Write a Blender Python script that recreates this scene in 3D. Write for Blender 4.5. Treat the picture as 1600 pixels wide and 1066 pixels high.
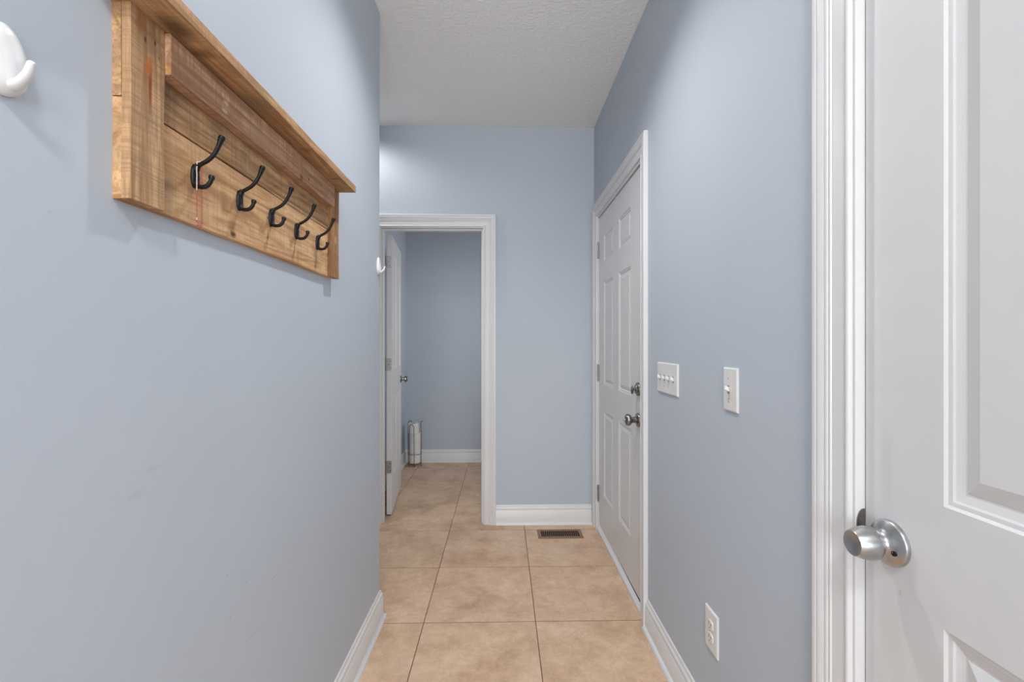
import bpy, bmesh, math, random
from mathutils import Vector, Matrix

# ------------------------------------------------------------------ scene, camera, light
for o in list(bpy.data.objects):
    bpy.data.objects.remove(o)
S = bpy.context.scene
C = S.collection
S.view_settings.view_transform = 'Standard'
S.view_settings.look = 'None'
S.view_settings.gamma = 1.0
S.view_settings.use_curve_mapping = False
S.view_settings.exposure = 0.96

EYE = 1.25
cam_d = bpy.data.cameras.new('camera')
cam_d.sensor_width = 36.0
cam_d.lens = 36.0 * 711.0 / 1600.0
cam_d.shift_y = 3.0 / 1600.0
cam_d.clip_start = 0.02
cam = bpy.data.objects.new('camera', cam_d)
C.objects.link(cam)
cam.location = (0, 0, EYE)
cam.rotation_euler = (math.pi / 2, 0, -math.atan(15 / 711))
S.camera = cam

world = bpy.data.worlds.new('world')
S.world = world
world.use_nodes = True
world.node_tree.nodes['Background'].inputs[0].default_value = (0.80, 0.88, 1.0, 1)
world.node_tree.nodes['Background'].inputs[1].default_value = 1.0

REAR_L = 52.0            # radiance of the fill lamp added behind the viewer
def area_light(name, loc, rot, sx, sy, power, color):
    d = bpy.data.lights.new(name, 'AREA')
    d.shape = 'RECTANGLE'; d.size = sx; d.size_y = sy; d.energy = power; d.color = color
    o = bpy.data.objects.new(name, d); C.objects.link(o)
    o.location = loc; o.rotation_euler = rot
    return o
# fill light added behind the camera, with an unseen window around it
area_light('rear_fill_light', (0.2, -3.66, 1.5), (math.pi / 2, 0, 0), 3.2, 1.8, 74, (0.98, 0.99, 1.0))
# fill light added in the far room, at an unseen side window
area_light('far_room_fill_light', (1.0, 4.05, 1.45), (0, math.pi / 2, 0), 1.1, 0.9, 5.2, (1.0, 0.98, 0.95))
# recessed can in the alcove that opens off to the left
sd = bpy.data.lights.new('alcove_can_bulb', 'SPOT')
sd.energy = 14.5; sd.color = (1.0, 0.995, 0.985); sd.spot_size = math.radians(164); sd.spot_blend = 0.45; sd.shadow_soft_size = 0.05
hd = bpy.data.lights.new('hall_can_bulb', 'SPOT')
hd.energy = 29.5; hd.color = (1.0, 0.998, 0.985); hd.spot_size = math.radians(134); hd.spot_blend = 0.9; hd.shadow_soft_size = 0.045
ho = bpy.data.objects.new('hall_can_bulb', hd); C.objects.link(ho); ho.location = (0.02, 1.52, 2.725)
so = bpy.data.objects.new('alcove_can_bulb', sd); C.objects.link(so); so.location = (-1.15, 2.85, 2.72)

# ------------------------------------------------------------------ measures of the place (metres)
CEIL = 2.74
XL, XR = -0.555, 0.635        # hall walls
YB = 3.14                     # back wall of the hall
YLE = 2.068                   # where the left wall ends
WT = 0.115                    # wall thickness
YF = 4.79                     # far wall of the room beyond the doorway
XFL = -1.015                  # left wall of that room

# ------------------------------------------------------------------ helpers
def lin(c):
    c /= 255.0
    return c / 12.92 if c <= 0.04045 else ((c + 0.055) / 1.055) ** 2.4
def srgb(r, g, b):
    return (lin(r), lin(g), lin(b), 1.0)

class NT:
    def __init__(s, name, rough=0.5, metallic=0.0, spec=0.5):
        s.m = bpy.data.materials.new(name); s.m.use_nodes = True
        s.t = s.m.node_tree; s.b = s.t.nodes['Principled BSDF']
        s.b.inputs['Roughness'].default_value = rough
        s.b.inputs['Metallic'].default_value = metallic
        s.b.inputs['Specular IOR Level'].default_value = spec
    def n(s, t, **kw):
        x = s.t.nodes.new(t)
        for k, v in kw.items(): setattr(x, k, v)
        return x
    def l(s, a, b): s.t.links.new(a, b)
    def coord(s, kind='Object', scale=(1, 1, 1), off=(0, 0, 0), rot=(0, 0, 0)):
        tc = s.n('ShaderNodeTexCoord'); mp = s.n('ShaderNodeMapping')
        mp.inputs['Scale'].default_value = scale; mp.inputs['Location'].default_value = off
        mp.inputs['Rotation'].default_value = rot
        s.l(tc.outputs[kind], mp.inputs['Vector'])
        return mp.outputs['Vector']
    def noise(s, vec, scale=5, detail=4, rough=0.5, dist=0.0):
        x = s.n('ShaderNodeTexNoise')
        x.inputs['Scale'].default_value = scale; x.inputs['Detail'].default_value = detail
        x.inputs['Roughness'].default_value = rough; x.inputs['Distortion'].default_value = dist
        s.l(vec, x.inputs['Vector'])
        return x.outputs[0]
    def ramp(s, fac, stops):
        x = s.n('ShaderNodeValToRGB'); e = x.color_ramp.elements
        while len(e) < len(stops): e.new(0.5)
        for i, (p, c) in enumerate(stops):
            e[i].position = p; e[i].color = c if len(c) == 4 else (*c, 1)
        s.l(fac, x.inputs[0]); return x.outputs[0]
    def mix(s, fac, a, b, mode='MIX'):
        x = s.n('ShaderNodeMix', data_type='RGBA', blend_type=mode)
        for i, v in ((0, fac), (6, a), (7, b)):
            if hasattr(v, 'links'): s.l(v, x.inputs[i])
            else: x.inputs[i].default_value = v
        return x.outputs[2]
    def maprange(s, v, a, b, c, d, smooth=False):
        x = s.n('ShaderNodeMapRange')
        if smooth: x.interpolation_type = 'SMOOTHSTEP'
        for i, q in enumerate((a, b, c, d)): x.inputs[i + 1].default_value = q
        s.l(v, x.inputs[0]); return x.outputs[0]
    def spot(s, col, vec, center, radii, color, strength=1.0, inner=0.4):
        a = s.n('ShaderNodeVectorMath', operation='SUBTRACT'); s.l(vec, a.inputs[0]); a.inputs[1].default_value = center
        d = s.n('ShaderNodeVectorMath', operation='DIVIDE'); s.l(a.outputs[0], d.inputs[0]); d.inputs[1].default_value = radii
        e = s.n('ShaderNodeVectorMath', operation='LENGTH'); s.l(d.outputs[0], e.inputs[0])
        f = s.maprange(e.outputs['Value'], inner, 1.0, strength, 0.0, True)
        return s.mix(f, col, color)
    def bump(s, h, strength=0.2, dist=0.001, prev=None):
        x = s.n('ShaderNodeBump'); x.inputs['Strength'].default_value = strength; x.inputs['Distance'].default_value = dist
        s.l(h, x.inputs['Height'])
        if prev is not None: s.l(prev, x.inputs['Normal'])
        return x.outputs[0]
    def done(s, col=None, nrm=None, rough=None):
        if col is not None:
            if hasattr(col, 'links'): s.l(col, s.b.inputs['Base Color'])
            else: s.b.inputs['Base Color'].default_value = col
        if nrm is not None: s.l(nrm, s.b.inputs['Normal'])
        if rough is not None: s.l(rough, s.b.inputs['Roughness'])
        return s.m

def mesh_obj(name, bm, mat=None, parent=None, smooth=False, loc=None):
    bmesh.ops.recalc_face_normals(bm, faces=bm.faces)
    me = bpy.data.meshes.new(name); bm.to_mesh(me); bm.free()
    if smooth:
        for p in me.polygons: p.use_smooth = True
        me.set_sharp_from_angle(angle=math.radians(40))
    o = bpy.data.objects.new(name, me); C.objects.link(o)
    if mat: me.materials.append(mat)
    if parent: o.parent = parent
    if loc: o.location = loc
    return o
def tag(o, label=None, cat=None, group=None, kind=None):
    if label: o['label'] = label
    if cat: o['category'] = cat
    if group: o['group'] = group
    if kind: o['kind'] = kind
    return o
def empty(name, loc=(0, 0, 0), rz=0.0):
    o = bpy.data.objects.new(name, None); C.objects.link(o)
    o.location = loc; o.rotation_euler = (0, 0, rz); o.empty_display_size = 0.05
    return o
def box(bm, x0, x1, y0, y1, z0, z1):
    v = [bm.verts.new(p) for p in ((x0, y0, z0), (x1, y0, z0), (x1, y1, z0), (x0, y1, z0),
                                   (x0, y0, z1), (x1, y0, z1), (x1, y1, z1), (x0, y1, z1))]
    for f in ((0, 3, 2, 1), (4, 5, 6, 7), (0, 1, 5, 4), (1, 2, 6, 5), (2, 3, 7, 6), (3, 0, 4, 7)):
        bm.faces.new([v[i] for i in f])
    return v
def bevel(bm, w, seg=2):
    bmesh.ops.bevel(bm, geom=list(bm.edges), offset=w, segments=seg, affect='EDGES', profile=0.5)
def bbox(x0, x1, y0, y1, z0, z1, bev=0.0, seg=2):
    bm = bmesh.new(); box(bm, x0, x1, y0, y1, z0, z1)
    if bev: bevel(bm, bev, seg)
    return bm
def lathe(bm, prof, axis=(1, 0, 0), org=(0, 0, 0), n=40):
    """prof: (distance along axis, radius)"""
    a = Vector(axis).normalized(); q = a.to_track_quat('Z', 'Y'); org = Vector(org)
    rings = []
    for d, r in prof:
        if r < 1e-6:
            rings.append([bm.verts.new(org + a * d)])
        else:
            rings.append([bm.verts.new(org + a * d + q @ Vector((r * math.cos(2 * math.pi * i / n), r * math.sin(2 * math.pi * i / n), 0))) for i in range(n)])
    for A, B in zip(rings, rings[1:]):
        for i in range(n):
            j = (i + 1) % n
            f = [A[0] if len(A) == 1 else A[i], A[0] if len(A) == 1 else A[j], B[0] if len(B) == 1 else B[j], B[0] if len(B) == 1 else B[i]]
            f = list(dict.fromkeys(f))
            if len(f) > 2: bm.faces.new(f)
    for R in (rings[0], rings[-1]):
        if len(R) > 2: bm.faces.new(R)
def spline(pts, k=6):
    out = []
    P = [Vector(p) for p in pts]
    for i in range(len(P) - 1):
        a = P[max(i - 1, 0)]; b = P[i]; c = P[i + 1]; d = P[min(i + 2, len(P) - 1)]
        for j in range(k):
            t = j / k
            out.append(0.5 * ((2 * b) + (c - a) * t + (2 * a - 5 * b + 4 * c - d) * t * t + (3 * b - a - 3 * c + d) * t ** 3))
    out.append(P[-1]); return out
def tube(bm, pts, radii, n=12, flat=(1, 1), up=(0, 1, 0), closed=False):
    """swept round or elliptical bar; flat scales it along (up, side)"""
    P = [Vector(p) for p in pts]; m = len(P); up = Vector(up); rings = []
    for i in range(m):
        if closed: t = P[(i + 1) % m] - P[i - 1]
        else: t = P[min(i + 1, m - 1)] - P[max(i - 1, 0)]
        t.normalize()
        u = up - t * up.dot(t)
        if u.length < 1e-4: u = Vector((1, 0, 0)) - t * t.x
        u.normalize(); w = t.cross(u)
        r = radii[i] if isinstance(radii, (list, tuple)) else radii
        rings.append([bm.verts.new(P[i] + u * (r * flat[0] * math.cos(2 * math.pi * k / n)) + w * (r * flat[1] * math.sin(2 * math.pi * k / n))) for k in range(n)])
    R = rings + ([rings[0]] if closed else [])
    for A, B in zip(R, R[1:]):
        for k in range(n):
            bm.faces.new((A[k], A[(k + 1) % n], B[(k + 1) % n], B[k]))
    if not closed:
        bm.faces.new(rings[0]); bm.faces.new(rings[-1])
def loft(bm, secs):
    rings = [[bm.verts.new(p) for p in s] for s in secs]
    n = len(rings[0])
    for A, B in zip(rings, rings[1:]):
        for k in range(n):
            bm.faces.new((A[k], A[(k + 1) % n], B[(k + 1) % n], B[k]))
    bm.faces.new(rings[0]); bm.faces.new(rings[-1])
def sweep(pts, prof, side=1):
    """profile (offset off the wall, height) along a plan polyline with mitred corners"""
    P = [Vector((*p, 0)) for p in pts]; secs = []
    def nrm(a, b):
        d = (b - a).normalized(); return Vector((-d.y, d.x, 0)) * side
    for i, p in enumerate(P):
        if i == 0: m = nrm(P[0], P[1])
        elif i == len(P) - 1: m = nrm(P[-2], P[-1])
        else:
            a = nrm(P[i - 1], p); b = nrm(p, P[i + 1]); m = (a + b); m = m / m.dot(a)
        secs.append([p + m * t + Vector((0, 0, z)) for t, z in prof])
    bm = bmesh.new(); loft(bm, secs); return bm

# ------------------------------------------------------------------ materials
def wall_paint(name, col, scuffs=()):
    s = NT(name, rough=0.55, spec=0.35)
    v = s.coord('Object')
    c = s.mix(s.maprange(s.noise(v, 1.7, 3), 0.3, 0.7, 0, 1), col, tuple(x * 0.965 for x in col[:3]) + (1,))
    for cen, rad, k in scuffs:
        c = s.spot(c, v, cen, rad, srgb(128, 132, 142), k * .55, 0.1)
    nb = s.bump(s.noise(v, 160, 3), 0.10, 0.0015)
    return s.done(c, nb)
BLUE = srgb(187, 195, 205)
M_wall = wall_paint('blue_grey_wall_paint', BLUE)
M_wall_left = wall_paint('blue_grey_wall_paint_scuffed', BLUE, [
    ((XL, 0.70, 1.02), (0.02, 0.022, 0.012), 0.22), ((XL, 0.735, 1.05), (0.02, 0.03, 0.004), 0.3),
    ((XL, 0.93, 0.78), (0.02, 0.006, 0.004), 0.6), ((XL, 1.0, 0.73), (0.02, 0.005, 0.004), 0.6),
    ((XL, 0.94, 0.69), (0.02, 0.005, 0.005), 0.6), ((XL, 1.12, 0.68), (0.02, 0.03, 0.003), 0.45),
    ((XL, 0.57, 1.41), (0.02, 0.006, 0.004), 0.35), ((XL, 1.30, 1.18), (0.02, 0.02, 0.006), 0.15),
    ((XL, 1.02, 0.60), (0.02, 0.04, 0.004), 0.3)])
M_wall_right = wall_paint('blue_grey_wall_paint_marked', BLUE, [
    ((XR, 1.52, 0.75), (0.02, 0.02, 0.003), 0.5), ((XR, 1.42, 0.52), (0.02, 0.012, 0.003), 0.5),
    ((XR, 1.28, 0.40), (0.02, 0.05, 0.0025), 0.4), ((XR, 0.98, 0.46), (0.02, 0.012, 0.004), 0.5),
    ((XR, 1.74, 0.83), (0.02, 0.014, 0.004), 0.35)])
def ceil_mat():
    s = NT('textured_ceiling_paint', rough=0.8, spec=0.2)
    v = s.coord('Object', (1, 1.6, 1))
    h = s.noise(v, 48, 4, 0.55, 0.4)
    h2 = s.maprange(h, 0.42, 0.62, 0, 1, True)
    return s.done(srgb(247, 247, 245), s.bump(h2, 0.45, 0.004))
M_ceil = ceil_mat()
def white_paint(name, col, rough=0.38, marks=()):
    s = NT(name, rough=rough, spec=0.45)
    v = s.coord('Object')
    c = s.mix(s.maprange(s.noise(v, 3.0, 5, 0.6), 0.35, 0.75, 0, 1), col, tuple(x * 0.955 for x in col[:3]) + (1,))
    for cen, rad, k in marks:
        c = s.spot(c, v, cen, rad, srgb(140, 138, 134), k, 0.1)
    return s.done(c, s.bump(s.noise(v, 90, 3), 0.05, 0.001))
M_trim = white_paint('white_trim_gloss', srgb(220, 220, 220), 0.33)
M_door = white_paint('white_door_paint', srgb(217, 217, 217), 0.42)
M_door_near = white_paint('white_door_paint_smudged', srgb(216, 216, 216), 0.42, [
    ((0.05, 0, 0.78), (0.05, 0.02, 0.12), 0.10), ((0.045, 0, 1.03), (0.02, 0.02, 0.10), 0.12), ((0.07, 0, 0.83), (0.006, 0.02, 0.008), 0.22),
    ((0.02, 0, 0.60), (0.03, 0.02, 0.18), 0.08)])
def tile_mat():
    s = NT('beige_stone_tile', rough=0.42, spec=0.4)
    tc = s.n('ShaderNodeTexCoord'); oi = s.n('ShaderNodeObjectInfo')
    ml = s.n('ShaderNodeVectorMath', operation='SCALE'); ml.inputs['Scale'].default_value = 3.7
    s.l(oi.outputs['Location'], ml.inputs[0])
    ad = s.n('ShaderNodeVectorMath', operation='ADD'); s.l(tc.outputs['Object'], ad.inputs[0]); s.l(ml.outputs[0], ad.inputs[1])
    v = ad.outputs[0]
    big = s.noise(v, 5.0, 8, 0.66, 0.12)
    c = s.ramp(big, [(0.33, srgb(184, 150, 121)), (0.50, srgb(211, 178, 149)), (0.66, srgb(224, 195, 167))])
    vein = s.noise(v, 11, 7, 0.7, 0.7)
    vf = s.ramp(vein, [(0.44, (0, 0, 0)), (0.49, (1, 1, 1)), (0.50, (1, 1, 1)), (0.56, (0, 0, 0))])
    c = s.mix(s.maprange(vf, 0, 1, 0, 0.22), c, srgb(164, 134, 108))
    fine = s.noise(v, 75, 5, 0.7)
    c = s.mix(s.maprange(fine, 0.5, 0.72, 0, 0.32), c, srgb(225, 198, 172))
    return s.done(c, s.bump(big, 0.12, 0.003), s.maprange(fine, 0.3, 0.7, 0.36, 0.5))
M_tile = tile_mat()
def plain(name, col, rough=0.5, metallic=0.0, spec=0.5, var=0.06, scale=40, bump=0.0):
    s = NT(name, rough, metallic, spec)
    v = s.coord('Object')
    c = s.mix(s.maprange(s.noise(v, scale, 3), 0.3, 0.7, 0, 1), col, tuple(x * (1 - var) for x in col[:3]) + (1,))
    return s.done(c, s.bump(s.noise(v, scale * 4, 2), bump, 0.0006) if bump else None)
M_grout = plain('brown_grout', srgb(106, 77, 55), 0.85)
M_base_floor = plain('beige_floor', srgb(196, 168, 142), 0.5)
M_plastic = plain('white_plastic', srgb(224, 225, 225), 0.3, var=0.02)
M_slot = plain('dark_slot', srgb(92, 92, 92), 0.7)
M_slot2 = plain('grey_slot', srgb(150, 150, 149), 0.6)
M_cover = plain('white_cover_plate', srgb(222, 221, 219), 0.35, var=0.02)
M_black = plain('black_iron', srgb(14, 14, 16), 0.45, 0.0, 0.35, 0.2, 60, 0.15)
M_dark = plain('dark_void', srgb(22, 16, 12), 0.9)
M_vent = plain('brown_vent_enamel', srgb(136, 104, 77), 0.4, 0.2, 0.5)
M_wire = plain('grey_wire', srgb(96, 96, 98), 0.35, 0.8)
M_paper = plain('white_tissue_paper', srgb(226, 224, 220), 0.9, bump=0.3)
M_card = plain('brown_card', srgb(150, 120, 90), 0.9)
def metal(name, col, rough, aniso=True):
    s = NT(name, rough, 1.0)
    v = s.coord('Object', (40, 400, 400))
    n = s.noise(v, 1.0, 3)
    c = s.mix(s.maprange(n, 0.3, 0.7, 0, 1), col, tuple(x * 0.86 for x in col[:3]) + (1,))
    return s.done(c, s.bump(n, 0.06, 0.0004))
M_nickel = metal('brushed_satin_nickel', srgb(184, 185, 186), 0.32)
M_pewter = metal('dark_satin_nickel', srgb(150, 147, 143), 0.26)
M_hinge = metal('grey_steel_hinge', srgb(168, 168, 168), 0.38)

def wood(name, dark, mid, light, along='Y', seed=0.0, spots=(), saw=0.5, tilt=0.0, grey=0.3):
    s = NT(name, rough=0.72, spec=0.25)
    v = s.coord('Object')
    g = {'Y': (34, 2.2, 34), 'Z': (34, 34, 2.2)}[along]
    w = {'Y': (2, 210, 5), 'Z': (2, 6, 190)}[along]
    gv = s.coord('Object', g, (seed, seed * 1.7, seed * 0.6))
    grain = s.noise(gv, 1.0, 6, 0.62, 0.9)
    c = s.ramp(grain, [(0.36, dark), (0.49, mid), (0.62, light)])
    big = s.noise(s.coord('Object', off=(seed * 3, seed, 0)), 9 if along == 'Y' else 11, 4, 0.6, 0.8)
    c = s.mix(s.maprange(big, 0.46, 0.64, 0, grey), c, srgb(138, 116, 94))
    fine = s.noise(s.coord('Object', tuple(q * 4.5 for q in g), (seed, 0, seed)), 1.0, 3, 0.6)
    c = s.mix(s.maprange(fine, 0.50, 0.62, 0, 0.55), c, dark)
    sv = s.coord('Object', w, (0, seed, seed), (tilt, 0, 0))
    sn = s.noise(sv, 1.0, 3, 0.7)
    c = s.mix(s.maprange(sn, 0.45, 0.60, 0, saw * 1.0), c, tuple(x * 0.60 for x in mid[:3]) + (1,))
    for cen, rad, col, k in spots:
        c = s.spot(c, v, cen, rad, col, k, 0.15)
    b = s.bump(sn, 0.6, 0.0022); b = s.bump(fine, 0.3, 0.001, b)
    return s.done(c, b)

# ------------------------------------------------------------------ floor with tiles
bm = bbox(-2.52, 3.2, -3.62, 4.92, -0.06, -0.0022)
floor = tag(mesh_obj('floor', bm, M_grout), 'beige stone-look square tiles with thin brown grout lines', 'floor', kind='structure')
PIT = 0.5
tm = bmesh.new(); g = 0.0017
box(tm, g, PIT - g, g * 1.6, PIT - g * 1.6, -0.0022, 0.0)
te = [e for e in tm.edges if all(v.co.z > -0.001 for v in e.verts)]
bmesh.ops.bevel(tm, geom=te, offset=0.0006, segments=1, affect='EDGES')
t0 = None
for i in range(-4, 1):
    for j in range(-5, 6):
        x0, y0 = 0.149 + PIT * i, 2.04 + PIT * j
        if i == -3 and y0 < 1.5: continue
        if i == -4 and not (1.5 <= y0 < 3.0): continue
        if t0 is None:
            t0 = mesh_obj('tile', tm, M_tile, floor); t = t0
        else:
            t = t0.copy(); C.objects.link(t); t.parent = floor
        t.location = (x0, y0, 0)
# plain floor of the room behind the camera, flush with the tiles
tag(mesh_obj('floor_rear', bbox(-2.52, 3.2, -3.62, -0.462, -0.0022, 0.0), M_base_floor), 'beige floor of the room the hall opens from', 'floor', kind='structure')

# ------------------------------------------------------------------ walls, ceiling
def walls(name, boxes, label, mat=M_wall):
    bm = bmesh.new()
    for b in boxes: box(bm, *b)
    return tag(mesh_obj(name, bm, mat), label, 'wall', kind='structure')
Z = CEIL
# door openings (finished, between jamb faces)
D1 = (-0.835, -0.135, 2.042)         # doorway in the back wall, along X
D2 = (2.072, 3.018, 2.082)           # panelled outer door in the right wall, along Y
D3 = (0.02, 0.806, 2.05)             # near door in the right wall, along Y
J = 0.019
walls('wall_left', [(XL - WT, XL, -0.5, YLE, 0, Z)], 'blue-grey painted wall on the left carrying the coat rack', M_wall_left)
walls('wall_alcove_near', [(-2.4, XL - WT, YLE - WT, YLE, 0, Z)], 'blue-grey alcove wall behind the end of the left wall')
walls('wall_alcove_left', [(-2.515, -2.4, YLE - WT, YB + WT, 0, Z)], 'blue-grey end wall of the alcove, out of sight')
walls('wall_right', [(XR, XR + WT, -0.5, D3[0] - J, 0, Z), (XR, XR + WT, D3[1] + J, D2[0] - J, 0, Z), (XR, XR + WT, D2[1] + J, YB, 0, Z),
                     (XR, XR + WT, D3[0] - J, D3[1] + J, D3[2] + J, Z), (XR, XR + WT, D2[0] - J, D2[1] + J, D2[2] + J, Z)],
      'blue-grey painted wall on the right with switches and two white doors', M_wall_right)
walls('wall_back', [(-2.4, D1[0] - J, YB, YB + WT, 0, Z), (D1[1] + J, 0.95, YB, YB + WT, 0, Z), (D1[0] - J, D1[1] + J, YB, YB + WT, D1[2] + J, Z)],
      'blue-grey end wall of the hall around the open doorway')
walls('wall_far_left', [(XFL - WT, XFL, YB + WT, YF + WT, 0, Z)], 'blue-grey wall behind the open door in the far room')
walls('wall_far_back', [(XFL, 0.95, YF, YF + WT, 0, Z)], 'dim blue-grey wall seen through the open doorway')
walls('wall_far_right', [(0.835, 0.95, YB + WT, 3.6, 0, Z), (0.835, 0.95, 4.5, YF, 0, Z), (0.835, 0.95, 3.6, 4.5, 0, .9), (0.835, 0.95, 3.6, 4.5, 2.0, Z)], 'blue-grey right wall of the far room, out of sight')
walls('wall_rear_left', [(-2.515, -2.4, -3.6, -0.5, 0, Z)], 'pale wall of the room behind the viewer, left')
walls('wall_rear_right', [(3.0, 3.115, -3.6, -0.5, 0, Z)], 'pale wall of the room behind the viewer, right')
walls('wall_rear_near', [(-2.515, XL, -0.5 - WT, -0.5, 0, Z), (XR, 3.115, -0.5 - WT, -0.5, 0, Z)], 'pale wall either side of the hall mouth behind the viewer')
walls('wall_rear_back', [(-2.515, -1.4, -3.6, -3.5, 0, Z), (1.8, 3.115, -3.6, -3.5, 0, Z), (-1.4, 1.8, -3.6, -3.5, 0, 0.6), (-1.4, 1.8, -3.6, -3.5, 2.4, Z)],
      'pale wall behind the viewer with a wide opening added for fill light')
tag(mesh_obj('ceiling', bbox(-2.52, 3.2, -3.62, 4.92, CEIL, CEIL + 0.1), M_ceil), 'white ceiling with a knockdown plaster texture', 'ceiling', kind='structure')
wf = bmesh.new()
for b in ((-1.4, -1.34, -3.58, -3.52, 0.6, 2.4), (1.74, 1.8, -3.58, -3.52, 0.6, 2.4), (-1.34, 1.74, -3.58, -3.52, 0.6, 0.66), (-1.34, 1.74, -3.58, -3.52, 2.34, 2.4), (0.17, 0.23, -3.58, -3.52, 0.66, 2.34)):
    box(wf, *b)
wg = bmesh.new()
for b in ((.87, .91, 3.6, 3.64, .9, 2.0), (.87, .91, 4.46, 4.5, .9, 2.0), (.87, .91, 3.64, 4.46, .9, .94), (.87, .91, 3.64, 4.46, 1.96, 2.0), (.88, .90, 3.64, 4.46, 1.43, 1.46)):
    box(wg, *b)
tag(mesh_obj('added_window_2', wg, M_trim), 'white framed side window added for fill light in the far room, out of sight', 'window', kind='structure')  # unseen window, added to hold the far room fill light
tag(mesh_obj('added_window_1', wf, M_trim), 'white framed wide window added for fill light behind the viewer', 'window', kind='structure')  # unseen window, added to hold the rear fill light

# ------------------------------------------------------------------ trim profiles
CAS = [(0, 0), (0, .006), (.002, .0085), (.005, .0095), (.008, .0085), (.010, .0065), (.012, .0065), (.036, .0105), (.0375, .0105), (.0385, .013), (.041, .0135),
       (.0425, .012), (.044, .012), (.0455, .0145), (.049, .0155), (.051, .0138), (.053, .0138), (.056, .0165), (.068, .0182), (.0695, .0165), (.071, .0165),
       (.073, .0188), (.081, .0190), (.084, .0165), (.084, 0)]
BASE = [(0, 0), (.014, 0), (.014, .094), (.0115, .0975), (.0105, .1005), (.0125, .106), (.0125, .110), (.0095, .117), (.0065, .1195), (.0065, .127), (.004, .132), (0, .133)]
SHOE = [(.014, 0), (.027, 0), (.0268, .007), (.0235, .013), (.0185, .0175), (.014, .019)]
def frame3d(origin, a_axis, n_axis):
    o, a, n = Vector(origin), Vector(a_axis), Vector(n_axis)
    return lambda d, h, z: o + a * d + n * h + Vector((0, 0, z))
def casing(root, f, a0, a1, zt, reveal=0.006, cap=None):
    a0 -= reveal; a1 += reveal; zt += reveal
    bm = bmesh.new(); loft(bm, [[f(a0 - d, h, 0) for d, h in CAS], [f(a0 - d, h, zt + d) for d, h in CAS]]); mesh_obj('casing_side', bm, M_trim, root, True)
    bm = bmesh.new(); loft(bm, [[f(a1 + d, h, 0) for d, h in CAS], [f(a1 + d, h, zt + d) for d, h in CAS]]); mesh_obj('casing_side', bm, M_trim, root, True)
    bm = bmesh.new(); loft(bm, [[f(a0 - d, h, zt + d) for d, h in CAS], [f(a1 + d, h, zt + d) for d, h in CAS]]); mesh_obj('casing_head', bm, M_trim, root, True)
def jambs(root, f, a0, a1, zt, depth, stop=None):
    """three jamb boards, lining the wall thickness; stop = depth at which the stop bead starts"""
    def bx(name, A0, A1, H0, H1, z0, z1):
        bm = bmesh.new()
        loft(bm, [[f(A0, H0, z), f(A1, H0, z), f(A1, H1, z), f(A0, H1, z)] for z in (z0, z1)])
        bmesh.ops.bevel(bm, geom=list(bm.edges), offset=0.001, segments=1, affect='EDGES')
        mesh_obj(name, bm, M_trim, root)
    bx('jamb', a0 - J, a0, 0.0, -depth, 0, zt); bx('jamb', a1, a1 + J, 0.0, -depth, 0, zt); bx('jamb_head', a0 - J, a1 + J, 0.0, -depth, zt, zt + J)
    if stop:
        s0, s1 = stop
        bx('door_stop', a0, a0 + .011, -s0, -s1, 0, zt); bx('door_stop', a1 - .011, a1, -s0, -s1, 0, zt); bx('door_stop', a0 + .011, a1 - .011, -s0, -s1, zt - .011, zt)
t1 = tag(empty('trim_1'), 'white moulded casing around the open doorway in the end wall', 'door frame', kind='structure')
f1 = frame3d((0, YB, 0), (1, 0, 0), (0, -1, 0))
casing(t1, f1, *D1); jambs(t1, f1, *D1, WT, (.030, .068))
t2 = tag(empty('trim_2'), 'white moulded casing around the closed six-panel door', 'door frame', kind='structure')
f2 = frame3d((XR, 0, 0), (0, 1, 0), (-1, 0, 0))
casing(t2, f2, *D2, reveal=0.014); jambs(t2, f2, *D2, WT, (.060, .085))
# sloped sill under the outer door
bm = bmesh.new()
loft(bm, [[(XR - .006, D2[0] + .0005, 0), (XR - .006, D2[0] + .0005, .018), (XR + .012, D2[0] + .0005, .034), (XR + WT, D2[0] + .0005, .036), (XR + WT, D2[0] + .0005, 0)],
          [(XR - .006, D2[1] - .0005, 0), (XR - .006, D2[1] - .0005, .022), (XR + .012, D2[1] - .0005, .042), (XR + WT, D2[1] - .0005, .044), (XR + WT, D2[1] - .0005, 0)]])
mesh_obj('sill', bm, M_trim, t2)
t3 = tag(empty('trim_3'), 'white moulded casing around the near door at the right edge', 'door frame', kind='structure')
casing(t3, f2, *D3); jambs(t3, f2, *D3, WT, (.056, .090))
# strike plate with rounded lip let into the jamb beside the near door
bm = bmesh.new()
prof = []
for k in range(9):
    a = math.pi / 2 * k / 8
    prof.append((XR + .0145 - .0125 * math.sin(a), 0.926 + .026 * math.cos(a)))
out = [(XR + .0165, .952)] + prof + [(XR + .002, .880), (XR + .0165, .880)]
loft(bm, [[(x, D3[1] - .0018, z) for x, z in out], [(x, D3[1] + .0002, z) for x, z in out]])
mesh_obj('strike_plate', bm, M_pewter, t3)['label'] = 'dull metal strike plate with a rounded lip'

# baseboards
def base(name, pts, side, label):
    r = tag(empty(name), label, 'baseboard', kind='structure')
    mesh_obj('board', sweep(pts, BASE, side), M_trim, r, True)
    mesh_obj('shoe_moulding', sweep(pts, SHOE, side), M_trim, r, True)
base('baseboard_left', [(XL, -0.5), (XL, YLE), (-2.4, YLE)], -1, 'white baseboard along the left wall, turning at its end')
base('baseboard_right', [(XR, D3[1] + .006 + .084), (XR, D2[0] - .014 - .084)], 1, 'white baseboard on the right wall between the two doors')
base('baseboard_back', [(D1[1] + .006 + .084, YB), (XR - .019, YB)], -1, 'white baseboard on the end wall behind the floor vent')
base('baseboard_far_back', [(XFL, YB + WT + .1), (XFL, YF), (0.835, YF)], -1, 'white baseboard in the far room beyond the doorway')

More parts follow.
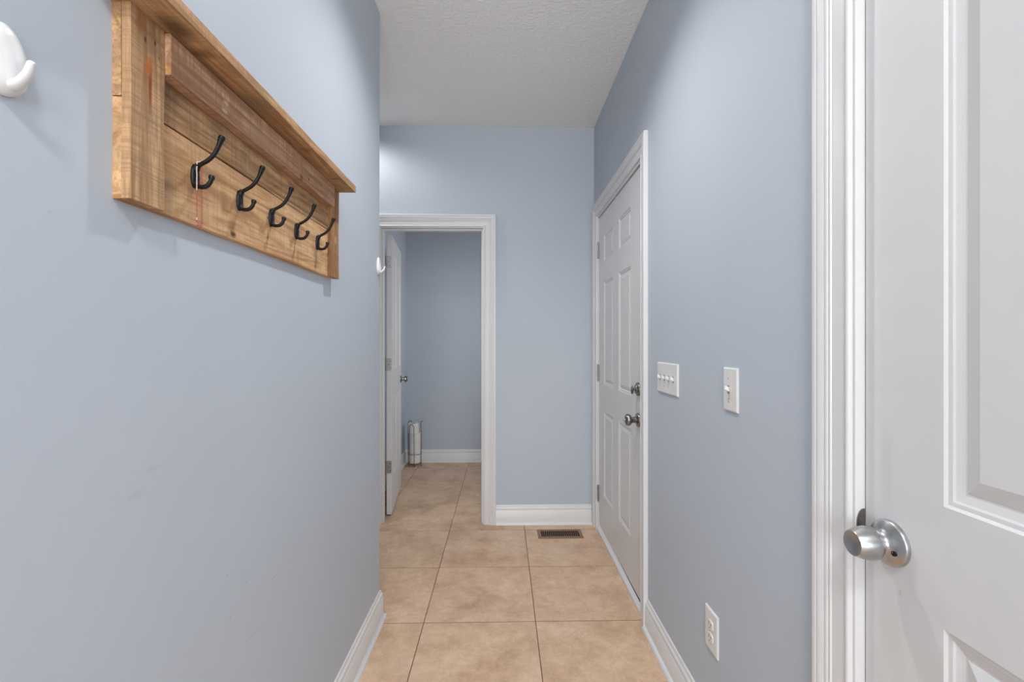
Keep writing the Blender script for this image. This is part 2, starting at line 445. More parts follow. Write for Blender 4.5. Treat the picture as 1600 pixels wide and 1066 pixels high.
# ------------------------------------------------------------------ panelled doors
def panel_door(root, W, H, T, cols, rows, mat, a=.027, b=.050, dep=.009):
    """slab with openings for raised panels on both faces; local x width, y depth (front at 0), z height"""
    xs = sorted({0, W, *[q for c in cols for q in c]}); zs = sorted({0, H, *[q for r in rows for q in r]})
    bm = bmesh.new()
    for side, y in ((0, 0.0), (1, T)):
        V = {(i, k): bm.verts.new((x, y, z)) for i, x in enumerate(xs) for k, z in enumerate(zs)}
        for i in range(len(xs) - 1):
            for k in range(len(zs) - 1):
                if any(abs(xs[i] - c[0]) < 1e-6 for c in cols) and any(abs(zs[k] - r[0]) < 1e-6 for r in rows): continue
                q = [V[i, k], V[i + 1, k], V[i + 1, k + 1], V[i, k + 1]]
                bm.faces.new(q if side == 0 else q[::-1])
        if side == 0: V0 = V
    n, m = len(xs), len(zs)
    for i in range(n - 1):
        bm.faces.new((V0[i, 0], V[i, 0], V[i + 1, 0], V0[i + 1, 0])); bm.faces.new((V0[i, m - 1], V0[i + 1, m - 1], V[i + 1, m - 1], V[i, m - 1]))
    for k in range(m - 1):
        bm.faces.new((V0[0, k], V0[0, k + 1], V[0, k + 1], V[0, k])); bm.faces.new((V0[n - 1, k], V[n - 1, k], V[n - 1, k + 1], V0[n - 1, k + 1]))
    mesh_obj('slab', bm, mat, root)
    for c in cols:
        for r in rows:
            for sgn, y in ((1, 0.0), (-1, T)):
                pb = bmesh.new(); rings = []
                for ins, d in ((0, 0), (.004, .0035), (.010, .0040), (.013, .0060), (a - .003, dep), (a, dep), (a + .002, dep - .001), (b - .003, .0025), (b, .0015)):
                    x0, x1, z0, z1 = c[0] + ins, c[1] - ins, r[0] + ins, r[1] - ins
                    yy = y + sgn * d
                    rings.append([pb.verts.new(p) for p in ((x0, yy, z0), (x1, yy, z0), (x1, yy, z1), (x0, yy, z1))])
                for A, B in zip(rings, rings[1:]):
                    for i in range(4): pb.faces.new((A[i], A[(i + 1) % 4], B[(i + 1) % 4], B[i]))
                fld = pb.faces.new(rings[-1])
                pb.normal_update()
                if (fld.normal.y > 0) == (sgn > 0):
                    bmesh.ops.reverse_faces(pb, faces=pb.faces)
                me = bpy.data.meshes.new('panel'); pb.to_mesh(me); pb.free()
                me.materials.append(mat)
                o = bpy.data.objects.new('panel', me); C.objects.link(o); o.parent = root
def knuckles(parent, x, y, z0, h, r=.0062, name='hinge'):
    bm = bmesh.new(); n = 5
    for k in range(n):
        lathe(bm, [(z0 + h * k / n + .0006, r), (z0 + h * (k + 1) / n - .0006, r)], (0, 0, 1), (x, y, 0), 16)
    lathe(bm, [(z0 - .003, r * .5), (z0 - .001, r * 1.0), (z0, r * .6), (z0 + h, r * .6), (z0 + h + .001, r * 1.0), (z0 + h + .004, r * .5)], (0, 0, 1), (x, y, 0), 16)
    return mesh_obj(name, bm, M_hinge, parent, True)

# near door (right edge), closed; local x runs from the latch edge towards the viewer
d3 = tag(empty('door_1', (XR + .017, D3[1] - .003, 0.01), -math.pi / 2), 'white panelled door at the right edge with a barrel-shaped knob', 'door', kind='structure')
W3 = 0.78
panel_door(d3, W3, 2.03, .035, [(.144, .345), (.435, .636)], [(.20, .817), (.998, 1.88)], M_door_near)
kx, kz = .0535, .905
bm = bmesh.new()
lathe(bm, [(0, .0375), (.0055, .0375), (.0075, .0365), (.0085, .0345), (.011, .031), (.0135, .0245), (.017, .0185), (.021, .0160), (.026, .0152), (.028, .0160)], (0, -1, 0), (kx, 0, kz), 56)
rs = mesh_obj('rosette', bm, M_nickel, d3, True); rs['label'] = 'round satin nickel backplate'
bm = bmesh.new()
lathe(bm, [(.0, .0044), (.0030, .0040), (.0030, .0028), (.0022, .0026), (.0022, 0)], Vector((.15, -1, 0)), (kx + .0215, -.0128, kz - .0085), 20)
mesh_obj('release_hole', bm, M_dark, rs, True)
bm = bmesh.new()
lathe(bm, [(.026, .0150), (.0275, .0190), (.0295, .0235), (.0325, .0260), (.037, .0272), (.043, .0272), (.052, .0256), (.060, .0230), (.0655, .0208), (.0668, .0200), (.0665, .0192), (.0640, .0130), (.0630, 0)], (0, -1, 0), (kx, 0, kz), 56)
mesh_obj('knob', bm, M_nickel, d3, True)['label'] = 'barrel-shaped satin nickel knob with dished face'

# six-panel outer door in the right wall; local x runs from the hinge edge towards the viewer
d2 = tag(empty('door_2', (XR + .009, D2[1] - .004, 0.046), -math.pi / 2), 'white six-panel door closed in the right wall, with deadbolt', 'door', kind='structure')
W2 = 0.935
def yy(y): return (D2[1] - .004) - y
panel_door(d2, W2, 2.030, .044, [(yy(2.872), yy(2.636)), (yy(2.506), yy(2.270))], [(.230, .771), (.940, 1.592), (1.719, 1.892)], M_door, .018, .038, .008)
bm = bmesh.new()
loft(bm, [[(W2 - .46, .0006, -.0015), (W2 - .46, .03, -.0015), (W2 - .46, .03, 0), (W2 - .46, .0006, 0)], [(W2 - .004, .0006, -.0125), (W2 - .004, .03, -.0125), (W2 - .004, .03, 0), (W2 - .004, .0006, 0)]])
mesh_obj('gap_shade', bm, M_dark, d2)['label'] = 'dark strip standing in for the shaded gap under the door'  # black wedge in place of the unlit gap above the sill
for z in (1.866, 1.05, .25):
    knuckles(d2, -.003, -.0075, z - .052 - .046, .105)
bm = bmesh.new(); kx, kz = W2 - .060, 1.031 - .046
lathe(bm, [(0, .0325), (.006, .0325), (.009, .030), (.011, .024), (.014, .0215), (.0165, .0205), (.018, .012)], (0, -1, 0), (kx, 0, kz), 40)
db = mesh_obj('deadbolt', bm, M_pewter, d2, True); db['label'] = 'grey metal deadbolt rose with thumb turn'
bm = bmesh.new()
tube(bm, [(kx, -.016, kz), (kx, -.026, kz)], [.006, .006], 14)
tube(bm, spline([(kx, -.030, kz - .022), (kx, -.0305, kz - .012), (kx, -.0305, kz + .004), (kx, -.030, kz + .017)]), [.004 + .0075 * math.sin(math.pi * (i / 18) * .9 + .25) for i in range(19)], 14, (0.55, 1.0), (0, 1, 0))
mesh_obj('thumb_turn', bm, M_pewter, db, True)
bm = bmesh.new(); kz = .886 - .046
lathe(bm, [(0, .0335), (.005, .0335), (.0085, .031), (.011, .026), (.013, .019), (.015, .0155), (.030, .0135), (.034, .0155), (.037, .0215), (.042, .0262), (.049, .0285), (.056, .0272), (.062, .0225), (.065, .0150), (.0655, .0080), (.067, .0075), (.067, 0)], (0, -1, 0), (kx, 0, kz), 48)
mesh_obj('knob', bm, M_pewter, d2, True)['label'] = 'round grey metal knob on a collar'
bm = bmesh.new(); tube(bm, [(kx, -.066, kz), (kx, -.072, kz)], [.0022, .0022], 10, up=(0, 0, 1)); box(bm, kx - .001, kx + .001, -.075, -.071, kz - .004, kz + .004)
mesh_obj('lock_button', bm, M_nickel, d2)

# open door in the doorway, swung into the far room
ang = math.radians(97.0)
d1 = tag(empty('door_3', (-.799, 3.305, .012), ang), 'white panelled door standing open into the far room', 'door', kind='structure')
W1 = 0.69
panel_door(d1, W1, 2.02, .036, [(.105, .300), (.390, .585)], [(.255, .845), (1.04, 1.90)], M_door, .020, .040, .008)
for z in (1.834, 1.095, .354):
    bm = bmesh.new()
    y0, y1 = .002, .034; zz0, zz1 = z - .045 - .012, z + .045 - .012; r = .007
    pts = []
    for cx_, cz_, a0 in ((y0 + r, zz0 + r, 180), (y0 + r, zz1 - r, 90)):
        pass
    outl = [(y1, zz0), (y1, zz1)]
    for k in range(6):
        a = math.pi / 2 * k / 5; outl.append((y0 + r - r * math.sin(a), zz1 - r + r * math.cos(a)))
    for k in range(6):
        a = math.pi / 2 * k / 5; outl.append((y0 + r - r * math.cos(a), zz0 + r - r * math.sin(a)))
    loft(bm, [[(-.0022, y, zq) for y, zq in outl], [(.0004, y, zq) for y, zq in outl]])
    h = mesh_obj('hinge', bm, M_hinge, d1); h['label'] = 'grey steel hinge leaf with rounded corners'
    bm = bmesh.new()
    for k in range(5):
        lathe(bm, [(zz0 + .018 * k + .0006, .006), (zz0 + .018 * (k + 1) - .0006, .006)], (0, 0, 1), (-.006, .040, 0), 14)
    mesh_obj('knuckle', bm, M_hinge, h, True)
    for (sy, sz) in ((.012, .020), (.022, .045), (.012, .070)):
        bm = bmesh.new(); lathe(bm, [(0, .0036), (.0012, .0030), (.0012, 0)], (-1, 0, 0), (-.0022, sy, zz0 + sz), 12)
        mesh_obj('screw', bm, M_pewter, h, True)
bm = bmesh.new()
lathe(bm, [(0, .031), (.005, .031), (.009, .026), (.012, .015), (.024, .0125), (.030, .0125), (.032, .020), (.037, .0255), (.046, .0255), (.056, .0225), (.059, .0205), (.059, 0)], (0, -1, 0), (W1 - .06, 0, .928), 36)
mesh_obj('knob', bm, M_pewter, d1, True)['label'] = 'small metal door knob'
bm = bmesh.new()
lathe(bm, [(0, .031), (.005, .031), (.009, .026), (.012, .015), (.024, .0125), (.030, .0125), (.032, .020), (.037, .0255), (.046, .0255), (.052, .0205), (.052, 0)], (0, 1, 0), (W1 - .06, .036, .928), 36)
mesh_obj('knob', bm, M_pewter, d1, True)

# ------------------------------------------------------------------ coat rack
RX, RY0, RY1, RZ0, RZ1 = XL, 0.659, 1.486, 1.457, 1.737
rack = tag(empty('coat_rack', (RX, RY0, RZ0)), 'rustic reclaimed-wood wall coat rack with shelf ledge and five black hooks', 'coat rack')
RL, RH = RY1 - RY0, RZ1 - RZ0
tan_d, tan_m, tan_l = srgb(162, 124, 86), srgb(194, 148, 100), srgb(214, 170, 122)
brn_d, brn_m, brn_l = srgb(124, 90, 60), srgb(168, 126, 88), srgb(192, 150, 110)
KN = srgb(62, 40, 24); GR = srgb(96, 84, 68); RUST = srgb(150, 84, 38); OR = srgb(190, 110, 44)
M_w_low = wood('wood_lower_plank', srgb(158, 116, 78), srgb(200, 158, 114), srgb(219, 180, 136), 'Y', 3.1, [
    ((.0125, .270, .012), (.02, .016, .010), KN, .95), ((.0125, .265, .030), (.02, .022, .022), srgb(140, 98, 60), .6),
    ((.0125, .405, .083), (.02, .006, .005), KN, .85), ((.0125, .405, .052), (.02, .004, .03), GR, .35), ((.0125, .405, .037), (.02, .005, .005), KN, .8),
    ((.0125, .09, .03), (.02, .045, .05), GR, .30), ((.0125, .24, .07), (.02, .02, .03), GR, .28), ((.0125, .56, .02), (.02, .004, .04), GR, .5), ((.0125, .68, .03), (.02, .03, .03), GR, .35),
    ((.0125, .20, .105), (.02, .003, .003), KN, .6)], .30, 0, .25)
M_w_up = wood('wood_upper_plank', brn_d, srgb(180, 140, 99), srgb(206, 166, 124), 'Y', 7.7, [
    ((.0125, .095, .20), (.02, .05, .03), srgb(96, 72, 50), .55), ((.0125, .52, .20), (.02, .03, .012), srgb(110, 80, 52), .5), ((.0125, .71, .20), (.02, .03, .03), srgb(170, 100, 50), .5), ((.0125, .22, .18), (.02, .004, .003), KN, .7)], .40, 0, .45)
M_w_rail = wood('wood_rail', srgb(150, 113, 86), srgb(196, 153, 120), srgb(220, 182, 150), 'Y', 11.3, [
    ((.035, .21, .245), (.03, .012, .006), srgb(205, 190, 172), .8), ((.035, .205, .228), (.03, .014, .006), srgb(205, 190, 172), .75),
    ((.035, .575, .232), (.03, .006, .006), KN, .85), ((.035, .530, .222), (.03, .016, .012), srgb(90, 56, 34), .7), ((.035, .20, .209), (.03, .06, .006), srgb(160, 84, 50), .7),
    ((.035, .06, .222), (.03, .010, .012), srgb(222, 166, 20), 1.0), ((.035, .34, .235), (.03, .10, .02), srgb(176, 140, 116), .5)], .60, 0, .30)
M_w_post = wood('wood_post_near', srgb(146, 112, 80), srgb(184, 146, 107), srgb(208, 172, 132), 'Z', 5.5, [
    ((.025, .037, .176), (.02, .0055, .062), srgb(140, 72, 30), 1.0), ((.025, .033, .206), (.02, .011, .020), OR, .8),
    ((.025, .018, .262), (.02, .014, .022), srgb(160, 96, 52), .6), ((.025, .027, .243), (.02, .003, .007), KN, .9), ((.025, .046, .250), (.02, .003, .006), KN, .85), ((.025, .054, .232), (.02, .002, .004), KN, .6)], .55, 0.25, .30)
M_w_post2 = wood('wood_post_far', srgb(128, 94, 62), srgb(172, 128, 86), srgb(196, 154, 110), 'Z', 9.5, [((.025, .80, .02), (.02, .004, .006), KN, .7), ((.025, .797, .12), (.02, .012, .02), srgb(206, 180, 146), .5)], .45, 0, .35)
M_w_shelf = wood('wood_shelf', srgb(142, 106, 74), srgb(186, 144, 103), srgb(212, 170, 124), 'Y', 14.2, [
    ((.05, .055, .28), (.03, .05, .006), srgb(70, 50, 34), .75), ((.05, .12, .28), (.03, .02, .01), srgb(96, 62, 38), .6), ((.06, .50, .28), (.02, .02, .01), srgb(110, 74, 46), .5), ((.06, .70, .28), (.02, .008, .008), KN, .6), ((.05, .28, .28), (.04, .05, .03), srgb(128, 112, 96), .55)], .30, 0, .40)
def plank(name, x0, x1, y0, y1, z0, z1, mat, seed, jit=.0008, along='Y', wane=0.0, n=26):
    """sawn board with slightly wandering edges and eased corners"""
    rd = random.Random(seed); secs = []
    c = .0012
    ph = [rd.uniform(0, 6.28) for _ in range(8)]
    for i in range(n + 1):
        t = i / n
        def w(k, f=1.0): return jit * (math.sin(ph[k] + t * 7 * f) + .5 * math.sin(ph[k] * 2 + t * 23 * f))
        if along == 'Y':
            y = y0 + (y1 - y0) * t
            a0, a1, b0, b1 = x0, x1 + .4 * w(0), z0 + w(1), z1 - abs(w(2)) * .3
            wn = max(0.0, wane * (math.sin(ph[4] + t * 9) * .5 + .5))
            pts = [(a0, b0), (a1 - c - wn * .4, b0), (a1, b0 + c + wn), (a1, b1 - c), (a1 - c, b1), (a0, b1)]
            secs.append([(px, y, pz) for px, pz in pts])
        else:
            z = z0 + (z1 - z0) * t
            a0, a1, b0, b1 = x0, x1 + .4 * w(0), y0 + w(1) * .5, y1 + w(2)
            pts = [(a0, b0), (a1 - c, b0), (a1, b0 + c), (a1, b1 - c), (a1 - c, b1), (a0, b1)]
            secs.append([(px, py, z) for px, py in pts])
    bm = bmesh.new(); loft(bm, secs)
    return mesh_obj(name, bm, mat, rack)
plank('back_plank', 0, .0125, 0.0005, RL, 0, .1445, M_w_low, 1)['label'] = 'light tan lower plank with knots, holding the hooks'
plank('back_plank', 0, .0125, 0, RL, .1462, RH, M_w_up, 2)['label'] = 'darker upper plank'
plank('post', .0132, .0255, 0, .066, -.0005, RH, M_w_post, 3, along='Z')['label'] = 'upright board at the near end with a rusty streak'
plank('post', .0132, .0255, RL - .062, RL, -.0005, RH, M_w_post2, 4, along='Z')['label'] = 'upright board at the far end'
plank('rail', .0132, .0350, .0665, RL - .0625, .2155, RH - .0006, M_w_rail, 5, .0011, wane=.005)['label'] = 'weathered rail with a wavy lower edge under the ledge'
plank('ledge', 0, .0800, -.030, RL + .001, RH + .0004, RH + .0215, M_w_shelf, 6, .0010)['label'] = 'board ledge on top of the rack'

# five double hooks, one model copied along the plank
def coat_hook(y):
    bm = bmesh.new()
    secs = []
    for x, k in ((.0128, 1.0), (.0150, 1.0), (.0172, .88), (.0186, .62)):
        secs.append([(x, .0098 * k * math.cos(a) * (1 - .10 * math.sin(a)), .0862 + .0212 * k * math.sin(a)) for a in [2 * math.pi * i / 28 for i in range(28)]])
    loft(bm, secs)
    # upper prong
    pts = spline([(.0150, 0, .094), (.0185, 0, .1035), (.0250, 0, .1075), (.0372, 0, .1145), (.0475, 0, .1250), (.0545, 0, .1375), (.0590, 0, .1490), (.0605, 0, .1535)])
    n = len(pts); tube(bm, pts, [.0052 if i < n * .2 else .0036 + .0022 * max(0, (i / n - .7) / .3) for i in range(n)], 12, (1.15, .95))
    lathe(bm, [(-.0052, .002), (-.004, .0046), (0, .0058), (.004, .0046), (.0054, 0)], (0.3, 0, 1), (.0607, 0, .1535), 14)
    # lower prong
    pts = spline([(.0150, 0, .0785), (.0190, 0, .0695), (.0265, 0, .0672), (.0350, 0, .0692), (.0410, 0, .0760), (.0432, 0, .0835)])
    n = len(pts); tube(bm, pts, [.0044 - .0010 * (i / n) for i in range(n)], 12, (1.15, .95))
    lathe(bm, [(-.0046, .002), (-.0035, .0042), (0, .0052), (.0035, .0042), (.0048, 0)], (0.15, 0, 1), (.0434, 0, .0840), 14)
    o = mesh_obj('coat_hook', bm, M_black, rack, True, (0, y, 0)); o['label'] = 'black iron double hook with oval plate'
    for zq in (.0985, .0740):
        b2 = bmesh.new(); lathe(b2, [(0, .0032), (.0012, .0026), (.0012, 0)], (1, 0, 0), (.0180, .0035, zq), 12)
        mesh_obj('screw', b2, M_black, o, True)
    return o
h0 = coat_hook(0.812 - RY0)
for y in (0.948, 1.077, 1.2075, 1.342):
    h = h0.copy(); C.objects.link(h); h.parent = rack; h.location = (0, y - RY0, 0)
    for ch in list(h0.children):
        c = ch.copy(); C.objects.link(c); c.parent = h

# bead strand hanging on the first hook
def beads():
    cord, white, red = bmesh.new(), bmesh.new(), bmesh.new()
    Y0 = 0.812
    r0 = tag(empty('bead_necklace', (XL, Y0, 1.455)), 'thin strand of tiny white and red beads on the nearest coat hook', 'necklace')
    pts = []
    N = 44
    for i in range(N + 1):
        t = i / N
        pts.append(Vector((.0205 + .0001 * math.sin(i * .7), -.0045 + .0003 * math.sin(i * .9), .1105 - t * .104)))
    low = [Vector((.0215, -.002, .004)), Vector((.0226, .001, .002)), Vector((.0236, .002, .005))]
    back = [Vector(((.0238 + .0001 * math.sin(i * .8)), .0030 + .0003 * math.cos(i), .008 + (i / N) * .101)) for i in range(N + 1)]
    over = [Vector((.0236, .002, .1125)), Vector((.0224, 0, .1138)), Vector((.021, -.003, .1125))]
    loop = pts + low + back + over
    tube(cord, loop, .0003, 5, closed=True, up=(0.3, .9, .1))
    for i, p in enumerate(loop):
        b = white if (p.z > .062 and p.y < .002) or p.z > .112 or i in (N - 3, N - 2) else red
        bmesh.ops.create_icosphere(b, subdivisions=1, radius=.00115, matrix=Matrix.Translation(p))
    for q in ((.0215, -.003, .0015), (.0232, .001, -.0010), (.0246, .002, .0015), (.0255, .001, .006)):
        bmesh.ops.create_icosphere(red, subdivisions=1, radius=.0014, matrix=Matrix.Translation(q))
    mesh_obj('cord', cord, plain('red_cord', srgb(170, 80, 60), .8), r0)
    mesh_obj('white_beads', white, plain('white_bead', srgb(240, 225, 222), .25), r0, True)['kind'] = 'stuff'
    mesh_obj('red_beads', red, plain('red_bead', srgb(176, 66, 48), .3), r0, True)['kind'] = 'stuff'
beads()

# ------------------------------------------------------------------ white stick-on hooks on the left wall
def wall_hook(loc, label, s=1.0):
    r = tag(empty('wall_hook', loc), label, 'hook', 'white plastic hooks on the left wall')
    bm = bmesh.new(); secs = []
    hh, hw = .040 * s, .0225 * s
    for x, k in ((0.0003, 1.0), (.003, 1.0), (.006, .96), (.0085, .84), (.0100, .62), (.0106, .3)):
        secs.append([(x * s * (1.25 - .25 * math.sin(a)), hw * k * math.cos(a) * (1 - .14 * math.sin(a)), hh * k * math.sin(a)) for a in [2 * math.pi * i / 36 for i in range(36)]])
    loft(bm, secs); mesh_obj('backplate', bm, M_plastic, r, True)
    bm = bmesh.new()
    pts = spline([(.002 * s, 0, -.020 * s), (.006 * s, 0, -.0285 * s), (.0135 * s, 0, -.0290 * s), (.0215 * s, 0, -.0245 * s), (.0285 * s, 0, -.0160 * s), (.0325 * s, 0, -.0045 * s)])
    n = len(pts); tube(bm, pts, [(.0080 - .0044 * (i / n)) * s for i in range(n)], 18, (1.15, .85))
    lathe(bm, [(-.003 * s, .0025 * s), (0, .0037 * s), (.0018 * s, .0032 * s), (.0029 * s, .0018 * s), (.0032 * s, 0)], (.3, 0, 1), (.0325 * s, 0, -.0046 * s), 18)
    mesh_obj('prong', bm, M_plastic, r, True)
wall_hook((XL, .516, 1.5645), 'white plastic stick-on hook at the left edge, nearest the viewer')
wall_hook((XL, 2.040, 1.594), 'white plastic stick-on hook near the end of the left wall', .95)

# ------------------------------------------------------------------ switches and outlet on the right wall
def cover(name, y0, y1, z0, z1, label, cat):
    yc, zc = (y0 + y1) / 2, (z0 + z1) / 2
    r = tag(empty(name, (XR, yc, zc)), label, cat)
    hw, hh = (y1 - y0) / 2, (z1 - z0) / 2
    bm = bmesh.new()
    secs = []
    for x, ins in ((0, 0), (-.0030, 0), (-.0050, .0012), (-.0062, .0042)):
        secs.append([(x, -hw + ins, -hh + ins), (x, hw - ins, -hh + ins), (x, hw - ins, hh - ins), (x, -hw + ins, hh - ins)])
    loft(bm, secs); mesh_obj('plate', bm, M_cover, r)
    return r, hw, hh
def toggle(r, y, up=True):
    bm = bmesh.new(); box(bm, -.0066, -.0058, y - .0052, y + .0052, -.012, .012)
    fr = mesh_obj('toggle_slot', bm, M_slot2, r)
    s = 1 if up else -1
    bm = bmesh.new()
    loft(bm, [[(-.006, y - .0045, -.006), (-.006, y + .0045, -.006), (-.006, y + .0045, .006), (-.006, y - .0045, .006)],
              [(-.0185, y - .0038, .0035 * s - .0035), (-.0185, y + .0038, .0035 * s - .0035), (-.0165, y + .0038, .0105 * s + .0005), (-.0165, y - .0038, .0105 * s + .0005)]])
    bevel(bm, .0008, 1); mesh_obj('toggle', bm, M_plastic, r)
def screw(r, y, z):
    bm = bmesh.new(); lathe(bm, [(.0055, .0034), (.0070, .0028), (.0072, 0)], (-1, 0, 0), (0, y, z), 14)
    sc = mesh_obj('screw', bm, M_cover, r, True)
    bm = bmesh.new(); box(bm, -.0076, -.0070, y - .0004, y + .0004, z - .0024, z + .0024); mesh_obj('screw_slot', bm, M_slot, sc)
r, hw, hh = cover('light_switch', 1.625, 1.838, 1.055, 1.173, 'wide white four-toggle switch plate beside the six-panel door', 'light switch')
for k in range(4):
    y = (-1.5 + k) * .046; toggle(r, y); screw(r, y, .030); screw(r, y, -.030)
r, hw, hh = cover('light_switch', 1.2085, 1.2845, 1.060, 1.181, 'tall white single-toggle switch plate on the right wall, nearer the viewer', 'light switch')
toggle(r, .006); screw(r, .006, .031); screw(r, .006, -.031)
bm = bmesh.new(); box(bm, -.0066, -.0060, .0045, .0075, -.036, -.024); mesh_obj('mark', bm, M_slot, r)
r, hw, hh = cover('power_outlet', 1.321, 1.402, .318, .442, 'white duplex power outlet low on the right wall above the baseboard', 'outlet')
for zc in (-.0195, .0195):
    bm = bmesh.new()
    outl = [(.0165 * math.copysign(min(1, abs(1.25 * math.cos(a))), math.cos(a)), .0142 * math.sin(a)) for a in [2 * math.pi * i / 28 for i in range(28)]]
    loft(bm, [[(x, y * k, zc + z * k) for y, z in outl] for x, k in ((-.0055, 1.0), (-.0082, 1.0), (-.0088, .95))])
    rc = mesh_obj('receptacle', bm, M_plastic, r)
    for y, h_ in ((-.0062, .0036), (.0062, .0046)):
        bm = bmesh.new(); box(bm, -.0093, -.0085, y - .0010, y + .0010, zc + .002 - h_, zc + .002 + h_); mesh_obj('slot', bm, M_slot, rc)
    bm = bmesh.new(); lathe(bm, [(.0085, .0022), (.0093, .0022)], (-1, 0, 0), (0, 0, zc - .0085), 12); mesh_obj('ground_hole', bm, M_slot, rc)
screw(r, 0, 0)

# ------------------------------------------------------------------ floor vent
vt = tag(empty('floor_vent', (.376, 2.967, 0)), 'brown metal floor vent grille with dark slots on the tiles', 'vent')
VW, VD, BW = .146, .068, .021
bm = bmesh.new(); o_, i_ = [], []
def rect(w, d, z): return [(-w, -d, z), (w, -d, z), (w, d, z), (-w, d, z)]
rings = [rect(VW, VD, .0005), rect(VW, VD, .0015), rect(VW - .005, VD - .005, .0055), rect(VW - BW, VD - BW, .0060), rect(VW - BW - .001, VD - BW - .001, .0012)]
vr = [[bm.verts.new(p) for p in q] for q in rings]
for A, B in zip(vr, vr[1:] + vr[:1]):
    for i in range(4): bm.faces.new((A[i], A[(i + 1) % 4], B[(i + 1) % 4], B[i]))
mesh_obj('frame', bm, M_vent, vt)
mesh_obj('slot_shade', bbox(-VW + BW, VW - BW, -VD + BW, VD - BW, .0004, .0011), M_dark, vt)  # dark sheet below the slats, painted shade of the open recess
NS = 20; sl0 = None
for k in range(NS + 1):
    x = (-VW + BW) + (2 * (VW - BW)) * k / NS
    if sl0 is None:
        bm = bmesh.new(); loft(bm, [[(-.0016, y, .0012), (.0012, y, .0012), (.0018, y, .0056), (-.0012, y, .0056)] for y in (-VD + BW, VD - BW)])
        sl0 = mesh_obj('slat', bm, M_vent, vt); s_ = sl0
    else:
        s_ = sl0.copy(); C.objects.link(s_); s_.parent = vt
    s_.location = (x, 0, 0)

# ------------------------------------------------------------------ wire stand with rolls in the far room
HX, HY_ = -.893, 4.655
st = tag(empty('wire_stand', (HX, HY_, 0)), 'grey wire stand on the far room floor holding white rolls', 'stand')
R0 = .068
def ring(name, z, r=R0, rad=.0022):
    bm = bmesh.new(); tube(bm, [(r * math.cos(a), r * math.sin(a), z) for a in [2 * math.pi * i / 36 for i in range(36)]], rad, 8, up=(0, 0, 1), closed=True); mesh_obj(name, bm, M_wire, st, True)
ring('base_ring', .030); ring('waist_ring', .125)
bm = bmesh.new(); tube(bm, [(-R0, 0, .028), (R0, 0, .028)], .0022, 8, up=(0, 0, 1)); tube(bm, [(0, -R0, .028), (0, R0, .028)], .0022, 8, up=(0, 0, 1)); mesh_obj('base_cross', bm, M_wire, st, True)
def wire(name, pts):
    bm = bmesh.new(); tube(bm, spline(pts, 8), .0029, 8, up=(.3, .9, .2)); mesh_obj(name, bm, M_wire, st, True)
def circ(a, z, r=R0 + .001): return (r * math.cos(math.radians(a)), r * math.sin(math.radians(a)), z)
wire('front_arch', [circ(-128, .004, R0 + .008), circ(-128, .020), circ(-128, .15), circ(-128, .38), circ(-124, .415), circ(-108, .432), circ(-92, .418), circ(-86, .38), circ(-84, .15), circ(-84, .020), circ(-84, .004, R0 + .008)])
wire('back_arch', [circ(115, .004, R0 + .006), circ(115, .020), circ(115, .15), circ(115, .39), circ(130, .440), circ(150, .452), circ(168, .435), circ(172, .38), circ(172, .15), circ(172, .020), circ(172, .004, R0 + .006)])
wire('side_post', [circ(-12, .004, R0 + .010), circ(-12, .020), circ(-12, .15), circ(-10, .36), (R0 - .004, -.02, .425), (R0 + .004, -.02, .455), (R0 + .018, -.02, .452)])
ords = ['topmost', 'second from the top', 'third from the top', 'lowest']
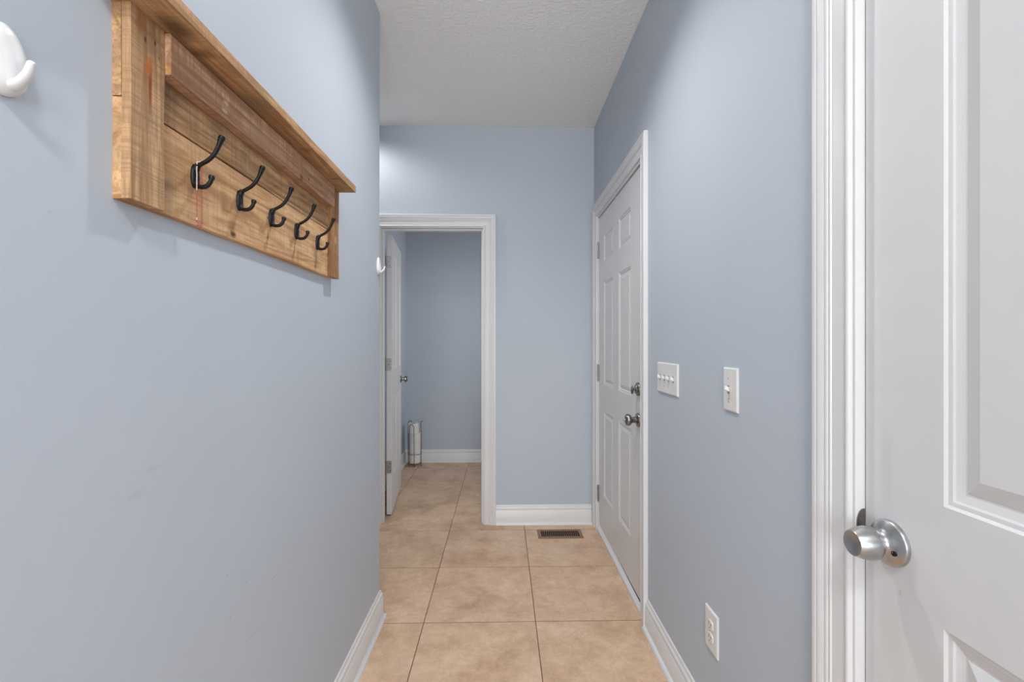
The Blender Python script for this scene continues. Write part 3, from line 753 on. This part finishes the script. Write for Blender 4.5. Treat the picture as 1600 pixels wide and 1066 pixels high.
for k, (dx, dy, dz) in enumerate([(-.012, .004, 0), (.004, 0, 0), (.001, .002, 0), (.002, 0, 0)]):
    z1 = .434 - k * .1002; rr = .0575 if k else .055
    ro = tag(empty('paper_roll', (HX + dx, HY_ + dy, z1 - .0996)), 'white paper roll, %s of the stack in the wire stand' % ords[k], 'paper roll', 'rolls in the wire stand')
    bm = bmesh.new()
    lathe(bm, [(0, .0215), (0, rr - .003), (.003, rr), (.0966, rr), (.0996, rr - .003), (.0996, .0215), (0, .0215)], (0, 0, 1), (0, 0, 0), 40)
    mesh_obj('tissue', bm, M_paper, ro, True)
    bm = bmesh.new(); lathe(bm, [(.0002, .0205), (.0994, .0205), (.0994, .0192), (.0002, .0192), (.0002, .0205)], (0, 0, 1), (0, 0, 0), 28)
    mesh_obj('core', bm, M_card, ro, True)

# ------------------------------------------------------------------ ceiling lamps (out of view, light the hall; the rear dome is added fill)
def emit(name, col, k):
    m = bpy.data.materials.new(name); m.use_nodes = True; t = m.node_tree
    b = t.nodes['Principled BSDF']; b.inputs['Base Color'].default_value = (.9, .9, .88, 1)
    b.inputs['Emission Color'].default_value = col; b.inputs['Emission Strength'].default_value = k
    return m
M_fill_lamp = emit('fill_lamp_glass', (.985, .995, 1.0, 1), REAR_L)
def dome(loc, label, r, mat):
    o = tag(empty('rear_fill_lamp', loc), label, 'ceiling light')
    bm = bmesh.new(); lathe(bm, [(0, r + .02), (.018, r + .02), (.024, r + .012), (.024, 0)], (0, 0, -1), (0, 0, 0), 40); mesh_obj('base', bm, M_trim, o, True)
    bm = bmesh.new(); lathe(bm, [(.0245, r), (.0245 + r * .12, r * .97), (.0245 + r * .28, r * .82), (.0245 + r * .40, r * .5), (.0245 + r * .44, 0)], (0, 0, -1), (0, 0, 0), 40); mesh_obj('diffuser', bm, mat, o, True)
dome((.04, -.75, CEIL), 'round flush lamp added as fill light at the hall mouth behind the viewer', .158, M_fill_lamp)  # fill lamp added behind the camera to brighten the near walls and door
for loc, lab in (((-1.15, 2.85, CEIL), 'round recessed ceiling lamp in the alcove on the left'), ((0.02, 1.52, CEIL), 'round recessed ceiling lamp above the hall')):
    o = tag(empty('recessed_light', loc), lab, 'ceiling light')
    bm = bmesh.new(); lathe(bm, [(0, .085), (.006, .085), (.008, .075), (.003, .065), (0, .065), (0, .085)], (0, 0, -1), (0, 0, 0), 40); mesh_obj('trim_ring', bm, M_trim, o, True)
